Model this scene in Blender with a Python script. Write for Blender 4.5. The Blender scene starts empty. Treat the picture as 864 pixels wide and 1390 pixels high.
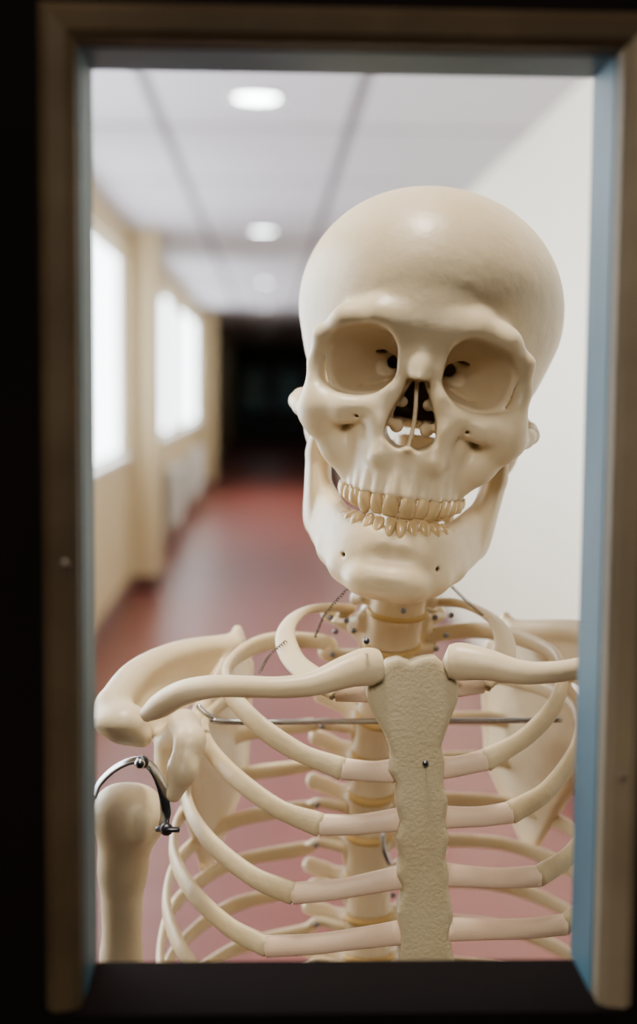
import bpy, bmesh, math
import numpy as np
from mathutils import Vector, Matrix

# ------------------------------------------------------------------ camera
FPX = 1890.0
CAM = np.array([0.0, 0.0, 1.55])
yaw, pit, rol = math.radians(2.03), math.radians(5.14), math.radians(0.5)
Fw = np.array([math.sin(yaw)*math.cos(pit), math.cos(yaw)*math.cos(pit), -math.sin(pit)])
R0 = np.array([math.cos(yaw), -math.sin(yaw), 0.0])
U0 = np.cross(R0, Fw)
Up = U0*math.cos(rol) - R0*math.sin(rol)
Rt = R0*math.cos(rol) + U0*math.sin(rol)
cd = bpy.data.cameras.new("camera")
cam = bpy.data.objects.new("camera", cd)
bpy.context.scene.collection.objects.link(cam)
cam.matrix_world = Matrix(((Rt[0], Up[0], -Fw[0], CAM[0]), (Rt[1], Up[1], -Fw[1], CAM[1]),
                           (Rt[2], Up[2], -Fw[2], CAM[2]), (0, 0, 0, 1)))
cd.sensor_fit = 'VERTICAL'; cd.sensor_height = 36.0; cd.lens = FPX/1390*36.0
cd.clip_start = 0.02
cd.dof.use_dof = True; cd.dof.focus_distance = 0.715; cd.dof.aperture_fstop = 4.5
bpy.context.scene.camera = cam

def ray(px, py):
    return Fw*FPX + Rt*(px-432.0) - Up*(py-695.0)
def W(px, py, Y):                       # measured photo point on the plane y = Y
    r = ray(px, py); return CAM + r*((Y-CAM[1])/r[1])

# ------------------------------------------------------------------ materials
def mat(name, col, rough=0.5, col2=None, nscale=8.0, bump=0.0, bscale=200.0, metal=0.0, sss=0.0, emit=None, es=0.0, spec=None, coat=0.0):
    m = bpy.data.materials.new(name); m.use_nodes = True
    nt = m.node_tree; b = nt.nodes["Principled BSDF"]
    b.inputs["Base Color"].default_value = (*col, 1)
    b.inputs["Roughness"].default_value = rough
    b.inputs["Metallic"].default_value = metal
    if spec is not None: b.inputs["Specular IOR Level"].default_value = spec
    if coat: b.inputs["Coat Weight"].default_value = coat; b.inputs["Coat Roughness"].default_value = 0.15
    tc = nt.nodes.new("ShaderNodeTexCoord")
    if col2 is not None:
        n = nt.nodes.new("ShaderNodeTexNoise"); n.inputs["Scale"].default_value = nscale
        n.inputs["Detail"].default_value = 5
        r = nt.nodes.new("ShaderNodeValToRGB")
        r.color_ramp.elements[0].position = 0.35; r.color_ramp.elements[1].position = 0.68
        r.color_ramp.elements[0].color = (*col, 1); r.color_ramp.elements[1].color = (*col2, 1)
        nt.links.new(tc.outputs["Object"], n.inputs["Vector"])
        nt.links.new(n.outputs["Fac"], r.inputs["Fac"])
        nt.links.new(r.outputs["Color"], b.inputs["Base Color"])
    if bump > 0:
        n2 = nt.nodes.new("ShaderNodeTexNoise"); n2.inputs["Scale"].default_value = bscale
        n2.inputs["Detail"].default_value = 3
        bp = nt.nodes.new("ShaderNodeBump"); bp.inputs["Strength"].default_value = bump
        bp.inputs["Distance"].default_value = 0.001
        nt.links.new(tc.outputs["Object"], n2.inputs["Vector"])
        nt.links.new(n2.outputs["Fac"], bp.inputs["Height"])
        nt.links.new(bp.outputs["Normal"], b.inputs["Normal"])
    if sss:
        b.inputs["Subsurface Weight"].default_value = sss
        b.inputs["Subsurface Radius"].default_value = (1.0, 0.6, 0.35)
        b.inputs["Subsurface Scale"].default_value = 0.003
    if emit:
        b.inputs["Emission Color"].default_value = (*emit, 1)
        b.inputs["Emission Strength"].default_value = es
    return m

M_bone = mat("bone_plastic", (0.70, 0.545, 0.335), 0.40, (0.80, 0.655, 0.44), 22, 0.6, 75, sss=0.05)
M_rib = mat("rib_plastic", (0.65, 0.50, 0.29), 0.45, (0.73, 0.59, 0.37), 18, 0.45, 160, sss=0.05)
M_cart = mat("cartilage_plastic", (0.80, 0.57, 0.41), 0.45, (0.85, 0.64, 0.47), 16, 0.2, 250, sss=0.08)
M_stern = mat("sternum_plastic", (0.47, 0.38, 0.23), 0.5, (0.56, 0.465, 0.295), 25, 0.35, 500)
M_tooth = mat("tooth_enamel", (0.56, 0.37, 0.155), 0.2, (0.72, 0.53, 0.28), 70, 0.1, 300)
M_disc = mat("disc_rubber", (0.58, 0.37, 0.11), 0.5, (0.64, 0.44, 0.16), 30)
M_steel = mat("polished_steel", (0.45, 0.46, 0.48), 0.25, (0.55, 0.56, 0.58), 30, metal=1.0)
M_dark = mat("dark_screw_steel", (0.16, 0.16, 0.19), 0.35, (0.24, 0.24, 0.27), 80, metal=1.0)
M_wire = mat("brown_wire", (0.16, 0.12, 0.10), 0.4, (0.22, 0.17, 0.14), 80, metal=0.6)
M_door = mat("dark_door_paint", (0.004, 0.003, 0.003), 0.9, (0.006, 0.004, 0.004), 6, spec=0.03)
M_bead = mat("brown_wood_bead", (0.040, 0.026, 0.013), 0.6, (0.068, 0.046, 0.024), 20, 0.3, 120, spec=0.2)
M_bead_lit = mat("lit_wood_bead", (0.13, 0.10, 0.064), 0.6, (0.18, 0.14, 0.09), 20, 0.3, 120, spec=0.2)  # same bead wood with the right side's brighter light put into the colour
M_seal = mat("blue_grey_seal", (0.024, 0.075, 0.115), 0.5, (0.040, 0.105, 0.15), 20, spec=0.2)
M_wallL = mat("cream_wall_paint", (0.54, 0.42, 0.235), 0.6, (0.58, 0.46, 0.27), 2)
M_wallR = mat("pale_wall_paint", (0.83, 0.77, 0.61), 0.55, (0.86, 0.80, 0.65), 2)
M_lobby = mat("lobby_paint", (0.12, 0.10, 0.08), 0.7, (0.14, 0.12, 0.09), 2)
M_floor = mat("red_vinyl_floor", (0.175, 0.040, 0.027), 0.38, (0.205, 0.052, 0.037), 3, spec=0.3)
M_skirt = mat("skirting_paint", (0.10, 0.035, 0.025), 0.4, (0.13, 0.045, 0.035), 5)
M_white = mat("white_gloss_paint", (0.75, 0.75, 0.72), 0.35, (0.78, 0.78, 0.76), 5)
M_day = mat("daylight_glass", (0.8, 0.85, 0.9), 0.4, None, emit=(0.88, 0.95, 1.0), es=9.5)
M_lamp = mat("lamp_diffuser", (0.9, 0.9, 0.9), 0.4, None, emit=(0.92, 0.97, 1.0), es=30.0)
M_enddoor = mat("end_door_paint", (0.07, 0.08, 0.085), 0.5, (0.09, 0.10, 0.105), 4)
M_endglass = mat("end_dark_glass", (0.16, 0.48, 0.55), 0.3, (0.20, 0.55, 0.58), 2)
M_notice = mat("notice_paper", (0.75, 0.78, 0.28), 0.6, (0.30, 0.60, 0.72), 3)
M_grey = mat("grey_panel", (0.6, 0.65, 0.65), 0.5, (0.65, 0.7, 0.7), 4)

def ceil_mat():
    m = bpy.data.materials.new("ceiling_tiles"); m.use_nodes = True
    nt = m.node_tree; b = nt.nodes["Principled BSDF"]; b.inputs["Roughness"].default_value = 0.6
    tc = nt.nodes.new("ShaderNodeTexCoord"); mp = nt.nodes.new("ShaderNodeMapping")
    mp.inputs["Location"].default_value = (-0.35, 0.3, 0)
    br = nt.nodes.new("ShaderNodeTexBrick"); br.offset = 0.0; br.squash = 1.0
    br.inputs["Scale"].default_value = 1.0
    br.inputs["Brick Width"].default_value = 0.83; br.inputs["Row Height"].default_value = 1.66
    br.inputs["Mortar Size"].default_value = 0.024; br.inputs["Mortar Smooth"].default_value = 0.1
    br.inputs["Color1"].default_value = (0.50, 0.475, 0.53, 1); br.inputs["Color2"].default_value = (0.46, 0.44, 0.495, 1)
    br.inputs["Mortar"].default_value = (0.10, 0.09, 0.11, 1)
    nt.links.new(tc.outputs["Object"], mp.inputs["Vector"]); nt.links.new(mp.outputs["Vector"], br.inputs["Vector"])
    nt.links.new(br.outputs["Color"], b.inputs["Base Color"])
    return m
M_ceil = ceil_mat()

# ------------------------------------------------------------------ mesh helpers
COL = bpy.context.scene.collection
def new_mesh(name, verts, faces, material, smooth=True):
    me = bpy.data.meshes.new(name)
    me.from_pydata([tuple(map(float, v)) for v in verts], [], [tuple(map(int, f)) for f in faces])
    me.materials.append(material)
    if smooth: me.polygons.foreach_set("use_smooth", [True]*len(me.polygons))
    me.update(); return me
def new_obj(name, me, parent=None, M=None, label=None):
    o = bpy.data.objects.new(name, me); COL.objects.link(o)
    if parent is not None: o.parent = parent
    if M is not None: o.matrix_local = M
    if label: o["label"] = label
    return o
def top(o, label, cat, kind=None, group=None):
    o["label"] = label; o["category"] = cat
    if kind: o["kind"] = kind
    if group: o["group"] = group
def boxes(bl):
    V, Fc = [], []
    for (x0, x1, y0, y1, z0, z1) in bl:
        n = len(V)
        V += [(x0,y0,z0),(x1,y0,z0),(x1,y1,z0),(x0,y1,z0),(x0,y0,z1),(x1,y0,z1),(x1,y1,z1),(x0,y1,z1)]
        Fc += [(n,n+3,n+2,n+1),(n+4,n+5,n+6,n+7),(n,n+1,n+5,n+4),(n+1,n+2,n+6,n+5),(n+2,n+3,n+7,n+6),(n+3,n,n+4,n+7)]
    return V, Fc
def box_obj(name, bl, material, parent=None, bevel=0.0, M=None):
    V, Fc = boxes(bl)
    o = new_obj(name, new_mesh(name, V, Fc, material, False), parent, M)
    if bevel:
        md = o.modifiers.new("bevel", 'BEVEL'); md.width = bevel; md.segments = 2; md.limit_method = 'ANGLE'
    return o

# ------------------------------------------------------------------ SDF sculpting
def smin(a, b, k):
    if k <= 0: return np.minimum(a, b)
    h = np.clip(0.5+0.5*(b-a)/k, 0, 1)
    return b*(1-h)+a*h-k*h*(1-h)
def smax(a, b, k): return -smin(-a, -b, k)
class Field:
    def __init__(s, lo, hi, h):
        s.h = h; s.lo = np.array(lo, float)
        s.ax = [np.arange(lo[i], hi[i]+h, h).astype(np.float32) for i in range(3)]
        s.F = np.full([len(a) for a in s.ax], 60.0, np.float32)
    def grid(s, lo, hi, sym):
        sl = []
        lo = list(lo); hi = list(hi)
        if sym: m = max(abs(lo[0]), abs(hi[0])); lo[0] = -m; hi[0] = m
        for i in range(3):
            a = int(np.searchsorted(s.ax[i], lo[i])); b = int(np.searchsorted(s.ax[i], hi[i]))
            sl.append(slice(a, max(b, a+1)))
        X = s.ax[0][sl[0]][:, None, None]; Y = s.ax[1][sl[1]][None, :, None]; Z = s.ax[2][sl[2]][None, None, :]
        if sym: X = np.abs(X)
        return tuple(sl), X, Y, Z
    def op(s, fn, lo, hi, k=0, mode='+', sym=True):
        m = k+4
        sl, X, Y, Z = s.grid([l-m for l in lo], [h+m for h in hi], sym)
        d = fn(X, Y, Z)
        s.F[sl] = smin(s.F[sl], d, k) if mode == '+' else smax(s.F[sl], -d, k)
    def ell(s, c, r, k=4, mode='+', sym=True, rot=None):
        R = max(r) if rot is not None else None
        def fn(X, Y, Z):
            x, y, z = X-c[0], Y-c[1], Z-c[2]
            if rot is not None:
                a = math.radians(rot[1]); ca, sa = math.cos(a), math.sin(a)
                if rot[0] == 'y': x, z = ca*x-sa*z, sa*x+ca*z
                elif rot[0] == 'x': y, z = ca*y-sa*z, sa*y+ca*z
                else: x, y = ca*x-sa*y, sa*x+ca*y
            k0 = np.sqrt((x/r[0])**2+(y/r[1])**2+(z/r[2])**2)
            k1 = np.sqrt((x/r[0]**2)**2+(y/r[1]**2)**2+(z/r[2]**2)**2)+1e-6
            return k0*(k0-1)/k1
        rr = [R]*3 if R else r
        s.op(fn, [c[i]-rr[i] for i in range(3)], [c[i]+rr[i] for i in range(3)], k, mode, sym)
    def cap(s, a, b, ra, rb=None, k=3, mode='+', sym=True):
        rb = ra if rb is None else rb
        a = np.array(a, float); b = np.array(b, float); ba = b-a; L = float(ba@ba)+1e-9
        def fn(X, Y, Z):
            t = np.clip(((X-a[0])*ba[0]+(Y-a[1])*ba[1]+(Z-a[2])*ba[2])/L, 0, 1)
            return np.sqrt((X-a[0]-t*ba[0])**2+(Y-a[1]-t*ba[1])**2+(Z-a[2]-t*ba[2])**2)-(ra+(rb-ra)*t)
        m = max(ra, rb)
        s.op(fn, np.minimum(a, b)-m, np.maximum(a, b)+m, k, mode, sym)
    def chain(s, pts, rs, k=3, mode='+', sym=True):
        for i in range(len(pts)-1): s.cap(pts[i], pts[i+1], rs[i], rs[i+1], k, mode, sym)
    def mesh(s, smooth=2):
        F = s.F; h = s.h
        S = F < 0
        nx, ny, nz = F.shape
        cnt = np.zeros((nx-1, ny-1, nz-1), np.uint8)
        for dx in (0, 1):
            for dy in (0, 1):
                for dz in (0, 1): cnt += S[dx:nx-1+dx, dy:ny-1+dy, dz:nz-1+dz]
        I = np.argwhere((cnt > 0) & (cnt < 8))
        idx = -np.ones((nx-1, ny-1, nz-1), np.int64)
        idx[I[:, 0], I[:, 1], I[:, 2]] = np.arange(len(I))
        acc = np.zeros((len(I), 3)); num = np.zeros(len(I))
        cs = [(a, b, c) for a in (0, 1) for b in (0, 1) for c in (0, 1)]
        for p in cs:
            for ax in range(3):
                if p[ax]: continue
                q = list(p); q[ax] = 1
                f0 = F[I[:, 0]+p[0], I[:, 1]+p[1], I[:, 2]+p[2]]; f1 = F[I[:, 0]+q[0], I[:, 1]+q[1], I[:, 2]+q[2]]
                m = (f0 < 0) != (f1 < 0)
                t = np.where(m, f0/np.where(m, f0-f1, 1), 0)
                pos = np.tile(np.array(p, float), (len(I), 1)); pos[:, ax] += t
                acc[m] += pos[m]; num[m] += 1
        V = (I+acc/num[:, None])*h+s.lo
        faces = []
        for ax in range(3):
            a1, a2 = (ax+1) % 3, (ax+2) % 3
            sl0 = [slice(None)]*3; sl1 = [slice(None)]*3
            sl0[ax] = slice(0, -1); sl1[ax] = slice(1, None)
            A = S[tuple(sl0)]; B = S[tuple(sl1)]
            E = np.argwhere(A != B)
            E = E[(E[:, a1] > 0) & (E[:, a2] > 0) & (E[:, a1] < F.shape[a1]-1) & (E[:, a2] < F.shape[a2]-1)]
            fl = A[E[:, 0], E[:, 1], E[:, 2]]
            def g(o1, o2):
                e = E.copy(); e[:, a1] -= o1; e[:, a2] -= o2
                return idx[e[:, 0], e[:, 1], e[:, 2]]
            q = np.stack([g(1, 1), g(0, 1), g(0, 0), g(1, 0)], 1)
            q[~fl] = q[~fl][:, ::-1]
            faces.append(q)
        Q = np.concatenate(faces)
        n = len(V)
        for _ in range(smooth):
            acc = np.zeros((n, 3)); c = np.zeros(n)
            for i in range(4):
                a = Q[:, i]; b = Q[:, (i+1) % 4]
                for d in range(3):
                    acc[:, d] += np.bincount(a, V[b, d], n)+np.bincount(b, V[a, d], n)
                c += np.bincount(a, minlength=n)+np.bincount(b, minlength=n)
            V = 0.5*V+0.5*acc/np.maximum(c, 1)[:, None]
        return V, Q
def field_mesh(name, f, material, scale=0.001):
    V, Q = f.mesh()
    me = bpy.data.meshes.new(name)
    V = V*scale
    me.vertices.add(len(V)); me.vertices.foreach_set("co", V.ravel())
    me.loops.add(len(Q)*4); me.loops.foreach_set("vertex_index", Q.ravel())
    me.polygons.add(len(Q)); me.polygons.foreach_set("loop_start", np.arange(len(Q))*4)
    me.polygons.foreach_set("use_smooth", np.ones(len(Q), bool))
    me.update(calc_edges=True); me.validate()
    me.materials.append(material)
    return me

# ------------------------------------------------------------------ sweeps
def spline(pts, n=8):
    P = np.array(pts, float)
    P = np.vstack([2*P[0]-P[1], P, 2*P[-1]-P[-2]])
    out = []
    for i in range(1, len(P)-2):
        for t in np.linspace(0, 1, n, endpoint=False):
            a, b, c, d = P[i-1], P[i], P[i+1], P[i+2]
            out.append(0.5*((2*b)+(c-a)*t+(2*a-5*b+4*c-d)*t*t+(-a+3*b-3*c+d)*t**3))
    out.append(P[-2]); return np.array(out)
def sweep(path, rt, rn, nrm, seg=14, power=2.0):
    """rt: half size along tall axis, rn: half size along the normal axis"""
    P = np.array(path); N = len(P)
    T = np.gradient(P, axis=0); T /= np.linalg.norm(T, axis=1)[:, None]+1e-12
    rt = np.broadcast_to(rt, N); rn = np.broadcast_to(rn, N)
    nn = np.array(nrm, float)
    if nn.ndim == 1: nn = np.tile(nn, (N, 1))
    nn = nn-(nn*T).sum(1)[:, None]*T; nn /= np.linalg.norm(nn, axis=1)[:, None]+1e-12
    B = np.cross(T, nn)
    V = []
    for i in range(N):
        for j in range(seg):
            a = 2*math.pi*j/seg; c, s = math.cos(a), math.sin(a)
            c = math.copysign(abs(c)**(2/power), c); s = math.copysign(abs(s)**(2/power), s)
            V.append(P[i]+nn[i]*rn[i]*c+B[i]*rt[i]*s)
    Fc = []
    for i in range(N-1):
        for j in range(seg):
            k = (j+1) % seg
            Fc.append((i*seg+j, i*seg+k, (i+1)*seg+k, (i+1)*seg+j))
    V.append(P[0]-T[0]*min(rt[0], rn[0])*0.5); V.append(P[-1]+T[-1]*min(rt[-1], rn[-1])*0.5)
    c0, c1 = len(V)-2, len(V)-1
    for j in range(seg):
        k = (j+1) % seg
        Fc.append((c0, k, j)); Fc.append((c1, (N-1)*seg+j, (N-1)*seg+k))
    return V, Fc

# ================================================================== SKELETON
SK = bpy.data.objects.new("anatomical_skeleton", None); COL.objects.link(SK)
SK.location = (0.066, 0.86, 0.0)
top(SK, "life-size cream plastic anatomical skeleton standing behind the door window", "skeleton")
SKI = Matrix.Translation((-0.066, -0.86, 0.0))
def sk_obj(name, me, Mw=None, label=None, parent=None):
    Mw = Mw if Mw is not None else Matrix.Identity(4)
    return new_obj(name, me, SK, SKI @ Mw, label)

# ---------------- skull
UP = [(9.0, 'i', 11.8), (7.2, 'i', 10.8), (8.0, 'c', 11.3), (7.0, 'p', 9.6), (6.8, 'p', 9.2), (10.0, 'm', 8.5), (9.4, 'm', 8)]
LO = [(5.8, 'i', 10.5), (6.3, 'i', 10.5), (7.1, 'c', 11.0), (7.1, 'p', 9.8), (7.2, 'p', 9.4), (10.6, 'm', 8.2), (10.0, 'm', 7.8)]
def spee(y): return 3.2*(max(0.0, y)/45.0)**1.5
def arch_pts(a, b, cy, teeth):
    th = np.linspace(0, math.pi*0.56, 2000)
    x = a*np.sin(th); y = cy-b*np.cos(th)
    s = np.concatenate([[0], np.cumsum(np.hypot(np.diff(x), np.diff(y)))])
    out = []; pos = 0
    for w, kd, h in teeth:
        m = pos+w/2; pos += w
        i = min(np.searchsorted(s, m), len(th)-2)
        tang = math.atan2(y[i+1]-y[i], x[i+1]-x[i])
        for sg in (-1, 1): out.append((sg*x[i], y[i], sg*tang, w))
    return out

def build_skull():
    f = Field((-84, -18, -88), (84, 192, 102), 0.9)
    def cranf(X, Y, Z):
        t = np.clip(Y/112.0, 0, 1)
        rx = 62+14.5*np.sin(t*math.pi/2)
        rx = rx-9*np.clip((10-Z)/40, 0, 1)*np.clip((62-Y)/55, 0, 1)
        ry = np.where(Y < 92, 92.5, 88.0)
        rz = np.where(Z > 24, 68.0, 60.0)
        n = ((X/rx)**2+1e-9)**1.03+(((Y-92)/ry)**2+1e-9)**1.17+(((Z-24)/rz)**2+1e-9)**1.04
        return ((n**(1/2.14)-1)*66).astype(np.float32)
    f.op(cranf, (-80, -14, -40), (80, 186, 98), 0)
    f.ell((0, 100, -10), (63, 62, 34), 16)
    cran = f.F.copy()
    f.ell((54, 106, -46), (10, 14, 20), 8)          # mastoid
    # face mass
    f.ell((0, 37, -14), (50, 28, 30), 8)
    f.ell((0, 30, -48), (36, 29, 28), 8)
    # brow: glabella and superciliary swelling
    f.ell((0, 12, 9), (24, 12, 14), 13)
    f.chain([(5, 8.5, 7), (16, 7, 9), (26, 7, 10.5), (42, 11, 7.5), (52, 17, -2)], [7, 6.4, 5.8, 5.4, 5.2], 10)
    f.chain([(53.5, 17, -2), (54.5, 21.5, -16), (53, 19, -30)], [4.8, 4.2, 6.2], 5)
    f.chain([(13, 4, -29), (22, 5.5, -35), (36, 9, -38), (49, 17, -37)], [4, 5.4, 6.8, 8.8], 6)
    f.ell((48.5, 19, -41), (12, 11.5, 11.5), 5)
    f.chain([(47, 21, -49), (38, 23, -59), (30, 26, -67)], [7, 7, 7.8], 7)
    # arches
    f.chain([(53, 22, -42), (60, 36, -40), (64.5, 54, -38), (64.5, 72, -36), (60, 90, -34)], [7.0, 5.0, 4.4, 4.6, 7], 4)
    # nasal
    f.chain([(0, 9.5, 2), (0, 5, -7), (0, 1, -12), (0, -4.5, -19)], [7, 5.4, 4.6, 3.4], 7)
    f.chain([(10, 8, 0), (11, 5, -12), (13, 3.5, -24), (17, 4.0, -43), (15, 2.5, -58)], [4.8, 4.2, 4.4, 5.2, 6.2], 6)
    # alveolar
    def alv(X, Y, Z):
        e = (np.sqrt((X/31.0)**2+((Y-37)/39.0)**2)-1)*31
        d = np.maximum(np.maximum(e, np.abs(Z+66.5-3.2*(np.maximum(Y, 0)/45.0)**1.5)-11.5), Y-58)
        return d
    f.op(alv, (-32, -4, -80), (32, 60, -52), 7)
    f.ell((29, -3.5, -52), (9, 5.5, 10), 8, '-')
    for (tx, ty, _a, w) in arch_pts(29, 38, 37, UP):
        f.cap((tx, ty+0.2, -77.5+spee(ty)), (tx*0.94, ty+2.3, -60), w*0.45, w*0.28, 1.8, sym=False)
    # palate
    f.ell((0, 40, -81), (22, 32, 16), 3, '-')
    # hollow cranium
    f.F = np.maximum(f.F, -(cran+6.0))
    # orbit walls
    def orb(g, y0):
        def fn(X, Y, Z):
            t = np.clip((Y+2)/54.0, 0, 1)
            cx = 33.8-15*t; cz = -11.5-1.5*t
            a = 20.6*(1-0.80*t**1.7)+g; b = 17.6*(1-0.78*t**1.7)+g
            x = X-cx; z = Z-cz
            an = math.radians(12); u = math.cos(an)*x-math.sin(an)*z; v = math.sin(an)*x+math.cos(an)*z
            n = 2.9
            d = ((np.abs(u)/a)**n+(np.abs(v)/b)**n+1e-6)**(1/n)-1
            d = d*np.minimum(a, b)
            return np.maximum(np.maximum(d, Y-(50+g)), y0-Y)
        return fn
    f.op(orb(3.0, 15), (-60, 10, -40), (60, 56, 14), 1.5)
    f.op(orb(0.0, -18), (-62, -18, -36), (62, 56, 14), 2.8, '-')
    # optic canal / fissures
    f.chain([(12, 47, -11), (18, 46, -8), (28, 41, 0)], [4.2, 3.6, 1.6], 0.5, '-')
    f.cap((16, 44, -10), (14, 64, -8), 3.8, 3, 0.5, '-')
    f.cap((18, 44, -20), (32, 30, -27), 1.9, 1.4, 0.5, '-')
    # nasal aperture
    def nas(X, Y, Z):
        t = np.clip((-18-Z)/34.0, 0, 1)
        w = 3.2+10.0*np.sin(t*math.pi*0.60)**1.2
        w = w*np.where(Z < -46, np.sqrt(np.clip(1-((-46-Z)/9.0)**2, 0.05, 1)), 1)
        d = np.maximum(X-w, np.maximum(Z+18, -54-Z))
        return np.maximum(d, Y-90)
    f.op(nas, (-14, -18, -56), (14, 90, -17), 1.8, '-')
    def sept(X, Y, Z):
        return np.maximum(np.maximum(np.abs(X-0.9*np.sin(Z*0.12))-1.1, np.maximum(10-Y+np.maximum(0, (-29-Z))*0.25, Y-62)), np.maximum(Z+17, -55-Z))
    f.op(sept, (-4, 6, -57), (4, 64, -15), 1.0, sym=False)
    f.chain([(12, 11, -41), (8, 20, -43), (8, 44, -41)], [2, 3.4, 3.2], 1.5)
    f.chain([(9, 14, -31), (7, 22, -30), (7, 40, -30)], [1.5, 2.8, 2.6], 1.5)
    f.cap((0, 2, -55), (0, -5, -54), 3, 1.2, 3)
    f.cap((30, 0, -42), (28, 9, -40), 1.3, 1.1, 0.6, '-')
    f.cap((24, -10, 8), (24, 5, 5), 0.9, 0.9, 0.6, '-')
    return field_mesh("skull", f, M_bone)

def tooth_mesh(w, kd, h, up):
    V, Fc = [], []; seg = 20; rings = 10
    dpt = {'i': 3.4, 'c': 4.0, 'p': 4.4, 'm': 5.0}[kd]
    for i in range(rings+1):
        t = i/rings
        wf = 0.32+0.155*math.sin(min(t*1.5, 1)*math.pi/2)-(0.05*max(0, t-0.8)/0.2)
        if kd == 'i': df = 1.0-0.72*t**1.6
        elif kd == 'c': df = 1.0-0.6*t**1.6; wf *= 1-0.32*max(0, t-0.7)/0.3
        else: df = 0.9+0.1*math.sin(t*math.pi)-0.25*max(0, t-0.7)/0.3
        edge = 1.0 if i < rings else 0.84
        for j in range(seg):
            a = 2*math.pi*j/seg; c, s = math.cos(a), math.sin(a)
            c = math.copysign(abs(c)**0.9, c); s = math.copysign(abs(s)**0.9, s)
            z = -t*h
            if t > 0.85 and kd in 'pm': z += 0.5*math.cos(2*a)*(-1)
            V.append((w*wf*c*edge, dpt*df*s*edge-0.7*math.sin(t*math.pi), z))
    for i in range(rings):
        for j in range(seg):
            k = (j+1) % seg
            Fc.append((i*seg+j, (i+1)*seg+j, (i+1)*seg+k, i*seg+k))
    V.append((0, 0, -h-(0.9 if kd == 'c' else 0.1)))
    for j in range(seg): Fc.append((len(V)-1, rings*seg+(j+1) % seg, rings*seg+j))
    V = [(x*0.001, y*0.001, (z if up else -z)*0.001) for x, y, z in V]
    if not up: Fc = [f[::-1] for f in Fc]
    return new_mesh("tooth", V, Fc, M_tooth)

def build_mandible():
    f = Field((-66, -18, -142), (66, 104, -28), 0.9)
    P = spline([(0, 2.5, -115.5), (10, 4, -115.5), (19, 10.5, -114), (26, 22, -111), (32.5, 38, -107), (39, 55, -102), (45, 70, -97)], 5)
    for i, p in enumerate(P):
        t = i/(len(P)-1)
        f.ell(tuple(p), (6.0, 6.4, 16.0-1.5*t), 6, rot=None)
    f.chain([(13, 3, -124), (24, 15, -121), (33, 35, -116), (42, 57, -108)], [6.0, 6.3, 5.8, 5], 6)
    f.ell((0, -2.0, -123), (12, 7, 8.5), 9)
    f.ell((12.5, -0.5, -125.5), (7.5, 6.5, 6), 7)
    f.ell((0, -9.0, -112), (13, 4, 5), 6, '-')
    for i in range(7):
        t = i/6
        f.ell((46.5+4.5*t, 73+4*t, -97+33*t), (4.2, 17-1.5*t, 13), 6)
    f.ell((47, 78, -101), (4.5, 12, 11), 6)
    f.chain([(50.5, 82, -68), (52, 87, -52), (52, 88, -42)], [6, 4.5, 5], 5)
    f.ell((52, 88, -40), (10, 5, 5), 3)
    f.chain([(50, 66, -66), (50, 60, -50), (50, 57, -42)], [6, 4, 2.5], 5)
    f.ell((51, 73, -50), (9, 7.5, 10), 3, '-')
    for (tx, ty, _a, w) in arch_pts(27.5, 35.5, 37, LO):
        f.cap((tx, ty+0.1, -103.5+spee(ty)), (tx*1.0, ty+2, -114), w*0.48, w*0.3, 2.2, sym=False)
    f.cap((25.5, 0, -115), (23, 14, -115), 1.4, 1.1, 0.6, '-')
    return field_mesh("mandible", f, M_bone)

nas_w = W(575, 468, 0.712)
def skull_M(yawd, pitd, rold):
    return (Matrix.Translation(Vector(nas_w)) @ Matrix.Rotation(math.radians(rold), 4, 'Y')
            @ Matrix.Rotation(math.radians(pitd), 4, 'X') @ Matrix.Rotation(math.radians(yawd), 4, 'Z'))
MS = skull_M(-6.5, 0.0, 8.0)
skull = sk_obj("skull", build_skull(), MS)
MM = MS @ Matrix.Translation((0.0, 0, 0.0018))
mand = sk_obj("mandible", build_mandible(), MM)
def put_teeth(parent, a, b, cy, teeth, z, up):
    pts = arch_pts(a, b, cy, teeth)
    rs = np.random.RandomState(4)
    for i, (w, kd, h) in enumerate(teeth):
        me = tooth_mesh(w, kd, h, up)
        for sgi in range(2):
            x, y, ang, _ = pts[i*2+sgi]
            M = Matrix.Translation((x*0.001, y*0.001, (z+spee(y)+rs.uniform(-.4, .4))*0.001)) @ Matrix.Rotation(ang+rs.uniform(-.07, .07), 4, 'Z') @ Matrix.Rotation(math.radians((9 if up else -4)+rs.uniform(-2, 2)), 4, 'X') @ Matrix.Rotation(rs.uniform(-.04, .04), 4, 'Y')
            new_obj("tooth", me, parent, M)
put_teeth(skull, 29.8, 39.0, 37, UP, -78.2, True)
put_teeth(mand, 28.4, 37.2, 37, LO, -102.5, False)

# ---------------- torso frame
S0 = W(560, 900, 0.700)
by, br_ = math.radians(3.6), math.radians(2.5)
ex = np.array([math.cos(by)*math.cos(br_), math.sin(by)*math.cos(br_), math.sin(br_)])
ey = np.array([-math.sin(by), math.cos(by), 0.0])
ez = np.cross(ex, ey)
def B(px, py, yb):     # photo point -> torso coordinates (mm) on depth plane yb
    r = ray(px, py); o = S0+ey*yb*0.001
    p = CAM + r*(((o-CAM)@ey)/(r@ey)) - S0
    return np.array([p@ex, p@ey, p@ez])*1000
MT = Matrix(((ex[0], ey[0], ez[0], S0[0]), (ex[1], ey[1], ez[1], S0[1]), (ex[2], ey[2], ez[2], S0[2]), (0, 0, 0, 1)))
def mm(V): return [tuple(np.array(v)*0.001) for v in V]
def mirror(P): P = np.array(P, float).copy(); P[:, 0] *= -1; return P

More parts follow.
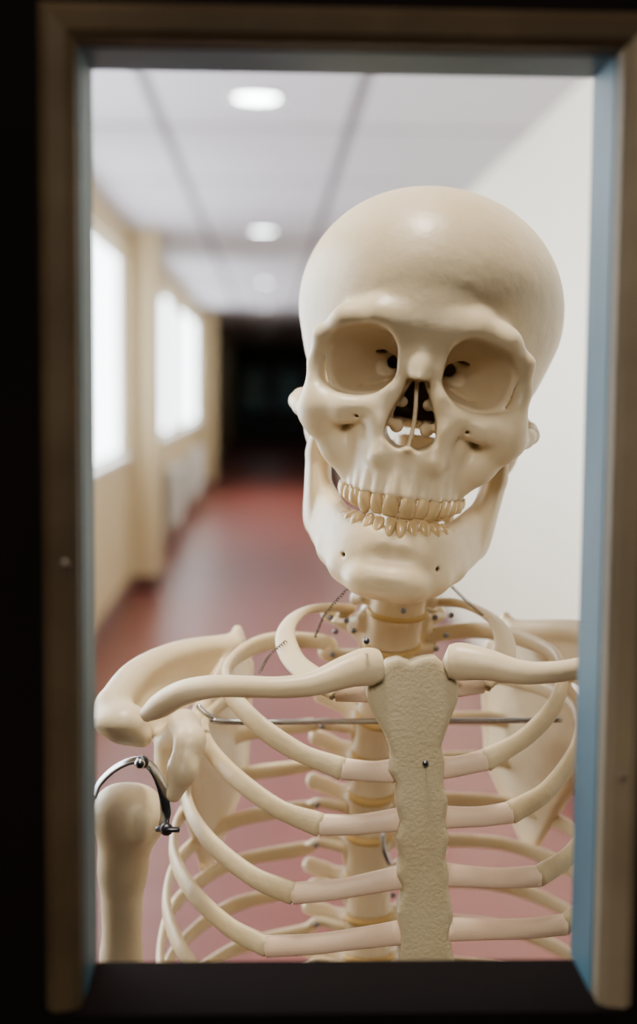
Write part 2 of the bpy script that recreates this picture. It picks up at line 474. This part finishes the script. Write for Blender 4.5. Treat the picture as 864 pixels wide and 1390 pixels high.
# vertebrae
def vert_field(kind):
    if kind == 'c':
        f = Field((-38, -16, -18), (38, 50, 14), 1.2)
        rx, ry, hh = 17, 11, 6
    else:
        f = Field((-38, -17, -34), (38, 56, 18), 1.4)
        rx, ry, hh = 14.5, 12.5, 9.5
    def body(X, Y, Z):
        wst = 1-0.13*(1-(Z/hh)**2).clip(0, 1)
        return np.maximum((np.sqrt((X/(rx*wst))**2+(Y/(ry*wst))**2)-1)*ry, np.abs(Z)-hh)
    f.op(body, (-rx, -ry, -hh), (rx, ry, hh), 0)
    if kind == 'c':
        f.chain([(12, 4, 0), (19, 8, -1), (23, 12, -4)], [4, 3.5, 3.8], 3)
        f.cap((12, 10, 3), (14, 18, -4), 5.5, 5.5, 3)
        f.chain([(13, 17, -1), (6, 26, -1), (0, 29, -2)], [3.5, 3.5, 3.5], 3)
        f.cap((0, 28, -2), (0, 44, -8), 3.2, 3.8, 3)
    else:
        f.cap((9, 10, 4), (12, 20, 4), 4.5, 4.5, 3)
        f.chain([(12, 20, 3), (24, 28, 5), (32, 33, 6)], [5, 4, 4.8], 3)
        f.chain([(11, 22, 2), (0, 31, -4)], [4, 4], 3)
        f.cap((11, 20, -2), (9, 23, -13), 4, 3.5, 3)
        f.cap((0, 30, -4), (0, 48, -28), 4, 3, 3)
    return field_mesh("cervical_vertebra" if kind == 'c' else "thoracic_vertebra", f, M_bone)
me_c = vert_field('c'); me_t = vert_field('t')
def disc_mesh(rx, ry, hh):
    V, Fc = [], []; seg = 28
    prof = [(0, -hh), (0.98, -hh), (1.07, -hh*0.4), (1.07, hh*0.4), (0.98, hh), (0, hh)]
    for r, z in prof:
        for j in range(seg):
            a = 2*math.pi*j/seg; V.append((rx*r*math.cos(a)*0.001, ry*r*math.sin(a)*0.001, z*0.001))
    for i in range(len(prof)-1):
        for j in range(seg):
            k = (j+1) % seg; Fc.append((i*seg+j, i*seg+k, (i+1)*seg+k, (i+1)*seg+j))
    return new_mesh("intervertebral_disc", V, Fc, M_disc)
me_dc = disc_mesh(17, 11, 2.0); me_dt = disc_mesh(14.5, 12.5, 2.5)
Tpx = [(536, 852, 104), (528, 897, 120), (518, 945, 136), (510, 997, 147), (505, 1050, 156), (502, 1105, 162),
       (500, 1160, 166), (500, 1215, 169), (500, 1270, 171), (500, 1325, 171), (500, 1380, 168), (500, 1436, 163)]
Cpx = [(573, 610, 108), (568, 645, 104), (562, 680, 100), (556, 714, 96), (550, 748, 94), (545, 782, 94), (541, 816, 97)]
Tp = [B(*p) for p in Tpx]; Cp = [B(*p) for p in Cpx]
allp = Cp+Tp
for i, p in enumerate(allp):
    isC = i < len(Cp)
    useC = i <= len(Cp)
    a = allp[max(0, i-1)]; b = allp[min(len(allp)-1, i+1)]
    zdir = Vector(a-b).normalized(); xdir = Vector((1, 0, 0)); ydir = zdir.cross(xdir).normalized(); xdir = ydir.cross(zdir)
    Rm = Matrix((xdir, ydir, zdir)).transposed().to_4x4()
    gap = np.linalg.norm(allp[min(i+1, len(allp)-1)]-p) if i < len(allp)-1 else np.linalg.norm(p-allp[i-1])
    body = 12 if useC else 19
    want = gap-(3.2 if isC else 4.6)
    sc = want/body; sw = 1.0
    if not isC: sw = [0.98, 1.06, 1.0, 1.0, 1.02, 1.04, 1.06, 1.08, 1.1, 1.12, 1.14, 1.16][i-len(Cp)]
    M = MT @ Matrix.Translation(Vector(p)*0.001) @ Rm @ Matrix.Diagonal((sw, 1.0, sc, 1))
    sk_obj("cervical_vertebra" if isC else "thoracic_vertebra", me_c if useC else me_t, M)
    if i < len(allp)-1:
        q = (p+allp[i+1])/2
        if i == len(Cp)-1: q = p+(allp[i+1]-p)*0.42
        M2 = MT @ Matrix.Translation(Vector(q)*0.001) @ Rm @ Matrix.Diagonal((sw, 1.0, 1, 1))
        sk_obj("intervertebral_disc", me_dc if useC else me_dt, M2)

# sternum
def build_sternum():
    o = [(558,900),(542,893),(527,897),(512,912),(498,930),(497,946),(508,972),(524,1000),(531,1022),(528,1045),(538,1062),(536,1088),(542,1112),(536,1135),(541,1160),(536,1182),(544,1200),(536,1232),(540,1265),(536,1295),(542,1332),(551,1380),(566,1420),(586,1422),(606,1380),(618,1332),(613,1298),(606,1265),(611,1235),(605,1200),(606,1182),(602,1160),(607,1135),(602,1112),(606,1085),(600,1060),(602,1032),(598,1012),(611,976),(622,950),(622,926),(608,908),(592,892),(576,893)]
    poly = np.array([B(x, y, 0)[[0, 2]] for x, y in o], np.float32)
    lo = poly.min(0); hi = poly.max(0)
    f = Field((lo[0]-6, -30, lo[1]-6), (hi[0]+6, 26, hi[1]+6), 1.1)
    X = f.ax[0][:, None]; Z = f.ax[2][None, :]
    d = np.full((X.shape[0], Z.shape[1]), 1e9, np.float32); sgn = np.ones_like(d)
    n = len(poly)
    for i in range(n):
        a = poly[i]; b = poly[i-1]; e = b-a
        wx = X-a[0]; wz = Z-a[1]
        t = np.clip((wx*e[0]+wz*e[1])/(e@e), 0, 1)
        d = np.minimum(d, (wx-e[0]*t)**2+(wz-e[1]*t)**2)
        c1 = Z >= a[1]; c2 = Z < b[1]; c3 = (e[0]*wz) > (e[1]*wx)
        flip = (c1 & c2 & c3) | (~c1 & ~c2 & ~c3)
        sgn = np.where(flip, -sgn, sgn)
    d2 = (sgn*np.sqrt(d))[:, None, :]+2.2
    Y = f.ax[1][None, :, None]; Zz = f.ax[2][None, None, :]
    yc = 5.0+(Zz/150.0)*10.0
    dy = np.abs(Y-yc)-2.6
    f.F = (np.sqrt(np.maximum(d2, 0)**2+np.maximum(dy, 0)**2)+np.minimum(np.maximum(d2, dy), 0)-2.4).astype(np.float32)
    return field_mesh("sternum", f, M_stern)
sk_obj("sternum", build_sternum(), MT, "olive-beige stippled plastic sternum")

# ribs ------------------------------------------------ (posterior -> anterior), then cartilage
RB = [
 ([(470,826,124),(415,829,108),(388,856,75),(396,893,45),(428,922,22),(458,938,13)], (508,936,7)),
 ([(440,872,146),(370,870,140),(320,892,105),(305,926,65),(342,976,28),(400,1018,12),(465,1044,5)], (534,1046,5)),
 ([(420,930,165),(335,938,155),(288,965,115),(278,1002,75),(312,1048,38),(375,1096,12),(435,1120,4)], (544,1112,2)),
 ([(415,985,180),(325,998,172),(268,1032,130),(253,1082,88),(280,1137,50),(340,1188,20),(398,1213,8)], (546,1190,-2)),
 ([(412,1040,190),(320,1055,182),(255,1095,145),(235,1147,100),(255,1202,62),(308,1256,28),(362,1285,12)], (542,1266,-6)),
 ([(410,1096,196),(315,1115,190),(248,1160,152),(226,1217,105),(240,1277,68),(285,1340,38),(335,1378,22)], (552,1335,-8)),
 ([(410,1152,200),(315,1172,195),(242,1222,158),(218,1287,110),(228,1352,75),(270,1420,48),(320,1460,32)], (560,1385,-8)),
 ([(410,1208,202),(315,1230,198),(242,1285,160),(216,1350,115),(228,1420,80),(270,1490,58)], None),
 ([(410,1264,202),(315,1290,198),(245,1345,160),(222,1410,120),(240,1480,90)], None),
 ([(410,1320,202),(320,1350,195),(255,1410,155),(240,1470,125)], None)]
rib_screws = []
def outward(P):
    c = np.array([0, 90, 0.0]); n = P-c; n[:, 2] = 0
    n[:, 2] += 0.35*np.linalg.norm(n[:, :2], axis=1)*0.6
    return n
for i, (pts, att) in enumerate(RB):
    tv = Tp[i]
    start = tv+np.array([-13.5, 6, 3]); st2 = tv+np.array([-30, 24, 2])
    P = np.array([start, st2]+[B(*p) for p in pts])
    for side in (0, 1):
        Q = P.copy()
        if side:
            Q = mirror(Q); Q[0] = tv+np.array([13.5, 6, 3]); Q[1] = tv+np.array([30, 24, 2])
        C = spline(Q, 9)
        t = np.linspace(0, 1, len(C))
        wob = 0.25*np.sin(t*17+i*1.7+side)+0.2*np.sin(t*31+i)
        rt = (4.2+1.2*np.clip(t*2.2, 0, 1)+wob) * (1.15 if i == 0 else 1.0) + 0.6*np.clip((t-0.9)/0.1, 0, 1)
        rn = 2.5+0.6*np.clip((t-0.9)/0.1, 0, 1)
        rt[0] *= 0.8
        n = outward(C)
        if i == 0: n = n*0.5+np.array([0, 0, 60.0])
        V, Fc = sweep(C, rt, rn, n, 16, 2.5)
        sk_obj("rib", new_mesh("rib", mm(V), Fc, M_rib), MT)
        if i > 0: rib_screws.append((Q[1], side))
        if att is not None:
            a = B(*att)
            if side: a = np.array([-a[0]+1.0, a[1], a[2]])
            j = Q[-1]; pv = Q[-2]
            dirr = (j-pv)/np.linalg.norm(j-pv)
            m1 = j+(a-j)*0.33+dirr*2.5*min(1, np.linalg.norm(a-j)/40); m2 = j+(a-j)*0.7+np.array([0, 0, -0.8])
            C2 = spline([j-dirr*0.5, m1, m2, a], 7)
            tt = np.linspace(0, 1, len(C2))
            V, Fc = sweep(C2, 5.8-0.7*np.sin(tt*math.pi)+0.6*tt, 3.4+0*tt, outward(C2), 16, 2.4)
            sk_obj("costal_cartilage", new_mesh("costal_cartilage", mm(V), Fc, M_cart), MT, "paler pinkish plastic costal cartilage")

# clavicles
cl = [(512,903,-2),(498,905,-4),(470,912,-9),(425,928,-14),(380,933,-14),(335,932,-8),(290,932,2),(250,940,14),(218,957,24),(198,970,30)]
clr = [8.5, 9.8, 8.4, 6.4, 5.7, 5.8, 6.2, 7.0, 7.2, 4.5]
clP = np.array([B(*p) for p in cl])
for side in (0, 1):
    Q = mirror(clP) if side else clP
    C = spline(Q, 8); rr = spline([(r, 0, 0) for r in clr], 8)[:, 0]
    t = np.linspace(0, 1, len(C))
    V, Fc = sweep(C, rr*(1-0.12*t), rr*(0.9+0.15*t), (0, -1, 0), 20, 2.2)
    sk_obj("clavicle", new_mesh("clavicle", mm(V), Fc, M_bone), MT)

# scapula
def build_scap():
    pts = dict(acr=B(170, 985, 42), tip=B(192, 1000, 40), a2=B(150, 962, 58), s1=B(185, 915, 82), s2=B(245, 885, 112), s3=B(318, 872, 150),
               gle=B(226, 1030, 72), sup=B(322, 854, 152), med1=B(338, 905, 182), med2=B(330, 1050, 204), inf=B(278, 1190, 206),
               c0=B(232, 1005, 68), c1=B(250, 985, 50), c2=B(258, 1005, 34), c3=B(248, 1045, 28), c4=B(236, 1078, 30))
    A = np.array(list(pts.values())); lo = A.min(0)-22; hi = A.max(0)+22
    f = Field(lo, hi, 1.5)
    g = pts['gle']; p = pts
    kw = dict(sym=False)
    g2 = g+np.array([6, 10, -2])
    bl = [p['sup']+(p['med1']-p['sup'])*t for t in np.linspace(0, .9, 8)]+[p['med1']+(p['med2']-p['med1'])*t for t in np.linspace(0, 1, 18)]+[p['med2']+(p['inf']-p['med2'])*t for t in np.linspace(.06, 1, 18)]
    for b in bl: f.cap(g2, b, 4.5, 2.2, k=3, **kw)
    for i in range(len(bl)-1): f.cap(bl[i], bl[i+1], 2.6, 2.6, k=2, **kw)
    f.ell(tuple(g), (7, 11, 17), 5, **kw)
    SPL = spline([p['a2'], p['s1'], p['s2'], p['s3']], 12)
    nS = len(SPL)
    for i in range(nS-1):
        f.cap(SPL[i], SPL[i+1], 7.5-3.5*i/nS, 7.5-3.5*(i+1)/nS, k=4, **kw)
        tgt = g2+(p['med1']-g2)*(i/nS)
        f.cap(SPL[i], SPL[i]*0.3+tgt*0.7+np.array([0, 0, 4]), 3.6, 3, k=3, **kw)
    f.cap(p['a2'], p['acr'], 8, 9, k=6, **kw); f.cap(p['acr'], p['tip'], 9, 6, k=6, **kw)
    f.ell(tuple(p['acr']+np.array([-3, 5, 2])), (15, 14, 8), 6, **kw)
    f.chain([p['c0'], p['c1'], p['c2'], p['c3'], p['c4']], [8, 8, 7.5, 7.5, 4.5], 5, **kw)
    return f
me_sc = field_mesh("scapula", build_scap(), M_bone)
sk_obj("scapula", me_sc, MT)
me_sc2 = me_sc.copy()
co = np.zeros(len(me_sc2.vertices)*3); me_sc2.vertices.foreach_get("co", co); co[0::3] *= -1; me_sc2.vertices.foreach_set("co", co)
me_sc2.flip_normals()
sk_obj("scapula", me_sc2, MT)

# humerus
def build_hum():
    h0 = B(182, 1106, 58); sh = B(166, 1180, 60); s2 = B(165, 1300, 62); s3 = B(170, 1720, 70)
    A = np.array([h0, sh, s2, s3]); f = Field(A.min(0)-30, A.max(0)+30, 1.8)
    kw = dict(sym=False)
    f.ell(tuple(h0), (17, 19, 17), 3, **kw)
    f.ell(tuple(B(160, 1102, 56)), (14, 16, 15), 5, **kw)
    f.ell(tuple(B(190, 1120, 40)), (6, 6, 10), 5, **kw)
    f.chain([B(172, 1120, 58), sh, s2, s3], [17, 12.2, 10.5, 10], 8, **kw)
    return f
me_h = field_mesh("humerus", build_hum(), M_bone)
sk_obj("humerus", me_h, MT)
me_h2 = me_h.copy(); co = np.zeros(len(me_h2.vertices)*3); me_h2.vertices.foreach_get("co", co); co[0::3] *= -1; me_h2.vertices.foreach_set("co", co); me_h2.flip_normals()
sk_obj("humerus", me_h2, MT)

# metal fittings
def tube(name, pts, r, m=M_steel, n=8, seg=10, rn=None, nrm=(0.1, -1, 0.2), label=None):
    C = spline(pts, n); V, Fc = sweep(C, r, rn if rn else r, nrm, seg)
    return sk_obj(name, new_mesh(name, mm(V), Fc, m), MT, label)
tube("support_rod", [B(268, 958, 72), B(285, 972, 70), B(310, 980, 70), B(500, 979, 74), B(700, 978, 72), B(762, 977, 70)], 1.7)
for side in (0, 1):
    P = np.array([B(128, 1080, 40), B(136, 1062, 38), B(158, 1042, 36), B(185, 1032, 34), B(206, 1042, 32), B(220, 1070, 32), B(225, 1098, 32), B(222, 1122, 33)])
    if side: P = mirror(P)
    tube("shoulder_strap", P, 3.2, M_steel, 6, 10, rn=1.0, nrm=(0, -0.4, 1), label="bent polished steel shoulder strap")
def screw_mesh(r, h, mt):
    V, Fc = [], []; seg = 14
    prof = [(r*0.45, h*-2.5), (r*0.45, 0), (r, 0), (r, h*0.5), (r*0.75, h*0.9), (r*0.3, h), (0.001, h)]
    for q, z in prof:
        for j in range(seg):
            a = 2*math.pi*j/seg; V.append((q*math.cos(a)*0.001, z*-0.001, q*math.sin(a)*0.001))
    for i in range(len(prof)-1):
        for j in range(seg):
            k = (j+1) % seg; Fc.append((i*seg+j, i*seg+k, (i+1)*seg+k, (i+1)*seg+j))
    return new_mesh("screw", V, Fc, mt)
me_s = screw_mesh(1.7, 1.4, M_dark); me_sb = screw_mesh(3.6, 2.2, M_dark); me_ss = screw_mesh(2.8, 3.0, M_steel)
def screw(p, me=me_s, rot=None):
    M = MT @ Matrix.Translation(Vector(p)*0.001)
    if rot is not None: M = M @ rot
    sk_obj("screw", me, M)
for (q, side) in rib_screws:
    screw(q+np.array([-2 if side == 0 else 2, -5.0, 0]))
screw(B(193, 1034, 28), me_sb)
screw(B(190, 1036, 25), me_ss)
screw(B(226, 1125, 28), me_sb)
tube("bolt", [B(212, 1125, 30), B(228, 1126, 27), B(243, 1126, 27)], 1.6, M_dark, 4)
for p in [(547, 829, 85), (577, 1036, -5.5), (497, 870, -13), (533, 1215, 138)]: screw(B(*p))
for p in [(448, 838, 100), (480, 856, 105), (590, 838, 100), (605, 862, 105), (455, 857, 100), (470, 842, 104), (612, 835, 100)]: screw(B(*p))
tube("spine_clip", [B(519, 1128, 120), B(520, 1150, 118), B(528, 1172, 122)], 1.8, M_steel, 4)
def coil(pts, r=1.5, turns=26):
    C = spline(pts, 40); N = len(C); T = np.gradient(C, axis=0); T /= np.linalg.norm(T, axis=1)[:, None]
    n = np.cross(T, (0, 1, 0)); n /= np.linalg.norm(n, axis=1)[:, None]; b = np.cross(T, n)
    a = np.linspace(0, 2*math.pi*turns, N)[:, None]
    H = C+r*(np.cos(a)*n+np.sin(a)*b)
    V, Fc = sweep(H, 0.35, 0.35, T, 5)
    sk_obj("spring_wire", new_mesh("spring_wire", mm(V), Fc, M_wire), MT)
coil([B(470, 800, 70), B(440, 835, 60), B(427, 865, 62)], 0.8, 24)
coil([B(612, 795, 70), B(632, 815, 62), B(655, 835, 55)], 0.8, 20)
coil([B(388, 870, 55), B(365, 890, 48), B(352, 912, 20)], 0.8, 16)

# stand
pole_t = B(500, 1070, 200); pw = S0+ex*pole_t[0]*.001+ey*pole_t[1]*.001+ez*pole_t[2]*.001
px_, py_, pz_ = pw
V, Fc = sweep(np.array([[px_-0.066, py_-0.86, 0.06], [px_-0.066, py_-0.86, 0.7], [px_-0.066, py_-0.86, pz_]]), 0.006, 0.006, (1, 0, 0), 16)
new_obj("stand_pole", new_mesh("stand_pole", V, Fc, M_steel), SK)
V, Fc = [], []
for i in range(5):
    a = 2*math.pi*i/5+0.3; c, s = math.cos(a), math.sin(a)
    v, f_ = sweep(np.array([[px_-.066, py_-.86, 0.07], [px_-.066+c*.1, py_-.86+s*.1, 0.065], [px_-.066+c*.2, py_-.86+s*.2, 0.055]]), 0.012, 0.012, (0, 0, 1), 10)
    n = len(V); V += v; Fc += [tuple(k+n for k in q) for q in f_]
new_obj("stand_base", new_mesh("stand_base", V, Fc, M_steel), SK)
for i in range(5):
    a = 2*math.pi*i/5+0.3; c, s = math.cos(a), math.sin(a)
    v, f_ = sweep(np.array([[-s*-.012, c*-.012, 0], [0, 0, 0], [-s*.012, c*.012, 0]]), 0.025, 0.025, (0, 0, 1), 18)
    new_obj("castor_wheel", new_mesh("castor_wheel", v, f_, M_dark), SK, Matrix.Translation((px_-.066+c*.2, py_-.86+s*.2, 0.026)))

# ================================================================== DOOR with vision panel
yn, yf = 0.500, 0.535
oxl = W(108, 695, yn)[0]; oxr = W(824, 695, yn)[0]; ozt = W(432, 64, yn)[2]; ozb = W(432, 1304, yf)[2]
DL, DR, DT = oxl-0.20, oxr+0.40, 2.06
D = bpy.data.objects.new("door_1", None); COL.objects.link(D); D.location = (DL, yn, 0.0)
top(D, "dark-painted door leaf with a narrow wood-beaded vision panel", "door", "structure")
DM = Matrix.Translation((-DL, -yn, 0))
bw = 0.0120
def dbox(name, bl, m, bev=0.0): return box_obj(name, bl, m, D, bev, DM)
dbox("stile", [(DL, oxl-0.002, yn, yf, 0.01, DT)], M_door, 0.002)
dbox("stile", [(oxr+0.002, DR, yn, yf, 0.01, DT)], M_door, 0.002)
dbox("rail", [(oxl-0.002, oxr+0.002, yn, yf, ozt+0.002, DT)], M_door)
dbox("rail", [(oxl-bw-0.002, oxr+bw+0.002, yn-0.012, yf, 0.01, ozb)], M_door)
def bead(name, a, b, inn, y0, m):
    a = np.array(a); b = np.array(b); o = np.array(inn); al = (b-a)/np.linalg.norm(b-a)
    prof = [(0.0, 0.004), (0.0, -0.005), (0.003, -0.008), (bw-0.003, -0.0095), (bw, -0.007), (bw+0.0015, 0.0)]
    V = []
    for e, (p, sg) in enumerate(((a, -1), (b, 1))):
        for (w, y) in prof:
            mit = sg*w*(1 if mitre[e] else 0)
            q = p+o*w+al*mit
            V.append((q[0], y0+y, q[1]))
    n = len(prof); Fc = [(i, i+1, n+i+1, n+i) for i in range(n-1)]+[tuple(range(n)), tuple(range(2*n-1, n-1, -1)), (0, n, 2*n-1, n-1)]
    me = new_mesh(name, V, Fc, m, False)
    bm = bmesh.new(); bm.from_mesh(me); bmesh.ops.recalc_face_normals(bm, faces=bm.faces); bm.to_mesh(me); bm.free()
    new_obj(name, me, D, DM)
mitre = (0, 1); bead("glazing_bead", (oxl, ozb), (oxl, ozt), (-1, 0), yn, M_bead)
mitre = (0, 1); bead("glazing_bead", (oxr, ozb), (oxr, ozt), (1, 0), yn, M_bead_lit)
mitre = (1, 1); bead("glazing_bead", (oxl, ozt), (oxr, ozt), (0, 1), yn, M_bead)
dbox("glazing_seal", [(oxl-0.003, oxl+0.0006, yn+0.004, yf+0.004, ozb, ozt), (oxr-0.0006, oxr+0.003, yn+0.004, yf+0.004, ozb, ozt),
                      (oxl-0.003, oxr+0.003, yn+0.004, yf+0.004, ozt-0.0006, ozt+0.003)], M_seal)
me_bs = screw_mesh(1.6, 0.5, M_wire)
for p in [(88, 765), (845, 1055)]:
    w = W(p[0], p[1], yn-0.009)
    new_obj("screw", me_bs, D, DM @ Matrix.Translation((w[0], w[1], w[2])))

# ================================================================== ROOM
XL, XR, ZC, YE, YB = -1.04, 1.16, 2.70, 40.0, -2.4
def struct(name, bl, m, label, cat, bev=0):
    o = box_obj(name, bl, m, None, bev); top(o, label, cat, "structure"); return o
struct("floor", [(XL-0.3, XR+0.1, YB, YE+0.2, -0.1, 0.0)], M_floor, "glossy red-brown vinyl corridor floor", "floor")
struct("ceiling", [(XL-0.3, XR+0.1, YB, YE+0.2, ZC, ZC+0.1)], M_ceil, "suspended ceiling of large pale grey tiles", "ceiling")
struct("wall_right", [(XR, XR+0.1, yn, YE, 0, ZC)], M_wallR, "long pale cream painted corridor wall", "wall")
wins = [(1.0, 3.3), (3.8, 6.2), (6.7, 10.2), (13.0, 15.5), (15.95, 20.6)]
z0w, z1w = 1.03, 2.50
bl = [(XL-0.25, XL, yn, YE, 0, z0w), (XL-0.25, XL, yn, YE, z1w, ZC)]
e = yn
for a, b in wins: bl.append((XL-0.25, XL, e, a, z0w, z1w)); e = b
bl.append((XL-0.25, XL, e, YE, z0w, z1w))
struct("wall_left", bl, M_wallL, "cream painted corridor wall with tall window openings", "wall")
for i, (a, b) in enumerate(wins):
    x0 = XL-0.07
    wn = bpy.data.objects.new("window_%d" % (i+1), None); COL.objects.link(wn); wn.location = (x0, a, z0w)
    top(wn, "tall white-framed corridor window full of bright daylight", "window", "structure")
    Mi = Matrix.Translation((-x0, -a, -z0w))
    box_obj("pane", [(x0-0.01, x0, a+0.04, b-0.04, z0w+0.04, z1w-0.04)], M_day, wn, 0, Mi)
    mid = (a+b)/2
    box_obj("window_frame", [(x0-0.02, x0+0.02, a, a+0.05, z0w, z1w), (x0-0.02, x0+0.02, b-0.05, b, z0w, z1w), (x0-0.02, x0+0.02, mid-0.03, mid+0.03, z0w+0.05, z1w-0.05),
                             (x0-0.02, x0+0.02, a+0.05, b-0.05, z0w, z0w+0.05), (x0-0.02, x0+0.02, a+0.05, b-0.05, z1w-0.05, z1w)], M_white, wn, 0, Mi)
    box_obj("window_sill", [(x0+0.02, XL+0.03, a+0.005, b-0.005, z0w, z0w+0.025)], M_white, wn, 0, Mi)
k = 1
for (a, b) in [(10.45, 11.0), (21.3, 21.9)]:
    struct("trim_%d" % k, [(XL, XL+0.19, a, b, 0, ZC)], M_wallL, "cream painted wall pier projecting between windows", "pier"); k += 1
struct("baseboard_left", [(XL, XL+0.018, yn+0.07, 10.45, 0, 0.12), (XL, XL+0.018, 11.0, 21.3, 0, 0.12), (XL, XL+0.018, 21.9, YE, 0, 0.12),
        (XL+0.19, XL+0.205, 10.43, 11.0, 0, 0.12), (XL, XL+0.205, 10.43, 10.45, 0, 0.12), (XL, XL+0.205, 21.28, 21.3, 0, 0.12)], M_skirt, "dark red-brown skirting board", "skirting board")
struct("baseboard_right", [(XR-0.018, XR, yn+0.07, YE, 0, 0.12)], M_skirt, "dark red-brown skirting board", "skirting board")
struct("wall_end", [(XL-0.25, XR+0.1, YE, YE+0.15, 0, ZC)], M_enddoor, "dark wall closing the far end of the corridor", "wall")
ED = bpy.data.objects.new("door_2", None); COL.objects.link(ED); ED.location = (XL+0.1, YE-0.05, 0)
top(ED, "dark double door with glazed upper panels at the corridor end", "door", "structure")
Mi = Matrix.Translation((-(XL+0.1), -(YE-0.05), 0))
for a, b in ((XL+0.1, 0.04), (0.06, XR-0.1)):
    box_obj("door_leaf", [(a, b, YE-0.05, YE, 0.01, 2.2)], M_enddoor, ED, 0.005, Mi)
    box_obj("glass_pane", [(a+0.15, b-0.15, YE-0.06, YE-0.05, 0.9, 2.0)], M_endglass, ED, 0, Mi)
    box_obj("push_plate", [(b-0.12, b-0.04, YE-0.06, YE-0.05, 0.95, 1.25)], M_grey, ED, 0, Mi)
box_obj("door_notice", [(-0.72, -0.42, YE-0.07, YE-0.06, 1.15, 1.75)], M_notice, ED, 0, Mi)
struct("wall_front", [(XL-0.25, DL-0.03, yn, yn+0.06, 0, ZC), (DR+0.03, XR+0.1, yn, yn+0.06, 0, ZC), (DL-0.03, DR+0.03, yn, yn+0.06, DT+0.03, ZC)], M_lobby, "painted wall around the door", "wall")
struct("trim_3", [(DL-0.03, DL-0.003, yn-0.01, yn+0.06, 0, DT+0.03), (DR+0.003, DR+0.03, yn-0.01, yn+0.06, 0, DT+0.03), (DL-0.003, DR+0.003, yn-0.01, yn+0.06, DT+0.003, DT+0.03)], M_door, "dark painted door lining", "door frame")
struct("wall_lobby_left", [(XL-0.1, XL, YB, yn, 0, ZC)], M_lobby, "dim lobby wall", "wall")
struct("wall_lobby_right", [(XR, XR+0.1, YB, yn, 0, ZC)], M_lobby, "dim lobby wall", "wall")
struct("wall_back", [(XL-0.1, XR+0.1, YB-0.1, YB, 0, ZC)], M_lobby, "dim lobby wall", "wall")

# downlights
def ring_mesh():
    V, Fc = [], []; seg = 40
    prof = [(0.095, 0.0), (0.12, -0.002), (0.122, -0.008), (0.11, -0.012), (0.092, -0.006), (0.085, -0.001)]
    for r, z in prof:
        for j in range(seg):
            a = 2*math.pi*j/seg; V.append((r*math.cos(a), r*math.sin(a), z))
    for i in range(len(prof)-1):
        for j in range(seg):
            k2 = (j+1) % seg; Fc.append((i*seg+j, (i+1)*seg+j, (i+1)*seg+k2, i*seg+k2))
    return new_mesh("trim_ring", V, Fc, M_white)
def dif_mesh():
    seg = 32; V = [(0, 0, -0.006)]; Fc = []
    for r, z in ((0.05, -0.005), (0.086, -0.002)):
        for j in range(seg): a = 2*math.pi*j/seg; V.append((r*math.cos(a), r*math.sin(a), z))
    for j in range(seg):
        k2 = (j+1) % seg; Fc.append((0, 1+k2, 1+j)); Fc.append((1+j, 1+k2, 1+seg+k2, 1+seg+j))
    return new_mesh("lamp_diffuser", V, Fc, M_lamp)
rm, dm = ring_mesh(), dif_mesh()
for yl in (0.70, 5.7, 10.5, 15.6, 20.6, 25.6, 30.6, 35.6):
    e = bpy.data.objects.new("downlight", None); COL.objects.link(e); e.location = (-0.06, yl, ZC)
    top(e, "round recessed white ceiling downlight, switched on", "light fixture", None, "recessed corridor downlights")
    new_obj("trim_ring", rm, e); new_obj("lamp_diffuser", dm, e)
def area(name, loc, target, size, power, col=(1, 1, 1), sy=None):
    l = bpy.data.lights.new(name, 'AREA'); l.energy = power; l.color = col; l.size = size
    if sy: l.shape = 'RECTANGLE'; l.size_y = sy
    o = bpy.data.objects.new(name, l); COL.objects.link(o); o.location = loc
    o.rotation_euler = (Vector(target)-Vector(loc)).to_track_quat('-Z', 'Y').to_euler(); return o
area("downlight_lamp", (-0.06, 0.67, 2.67), (0.0, 0.75, 0), 0.18, 22, (1, 0.92, 0.77))
area("lobby_fill", (-0.10, -1.0, 2.36), (0.07, 0.75, 1.35), 0.5, 22.5, (1, 0.90, 0.75))  # added fill for the skeleton's front, no visible fixture behind the camera

def radiator(y0, y1):
    e = bpy.data.objects.new("radiator", None); COL.objects.link(e); e.location = (XL+0.04, y0, 0.0)
    top(e, "white panel radiator on the corridor wall below a window", "radiator", None, "corridor radiators")
    Mi = Matrix.Translation((-(XL+0.04), -y0, 0))
    bl = [(XL+0.05, XL+0.12, y0, y1, 0.18, 0.72)]
    n = int((y1-y0)/0.08)
    bl += [(XL+0.12, XL+0.128, y0+0.02+i*0.08, y0+0.06+i*0.08, 0.2, 0.7) for i in range(n)]
    box_obj("radiator_panel", bl, M_white, e, 0, Mi)
    for q in (y0+0.03, y1-0.05):
        box_obj("pipe", [(XL+0.07, XL+0.09, q, q+0.02, 0, 0.18)], M_white, e, 0, Mi)
radiator(13.6, 15.0); radiator(17.0, 19.0)

# world
w = bpy.data.worlds.new("world"); bpy.context.scene.world = w; w.use_nodes = True
w.node_tree.nodes["Background"].inputs["Color"].default_value = (0.5, 0.6, 0.7, 1)
w.node_tree.nodes["Background"].inputs["Strength"].default_value = 0.1
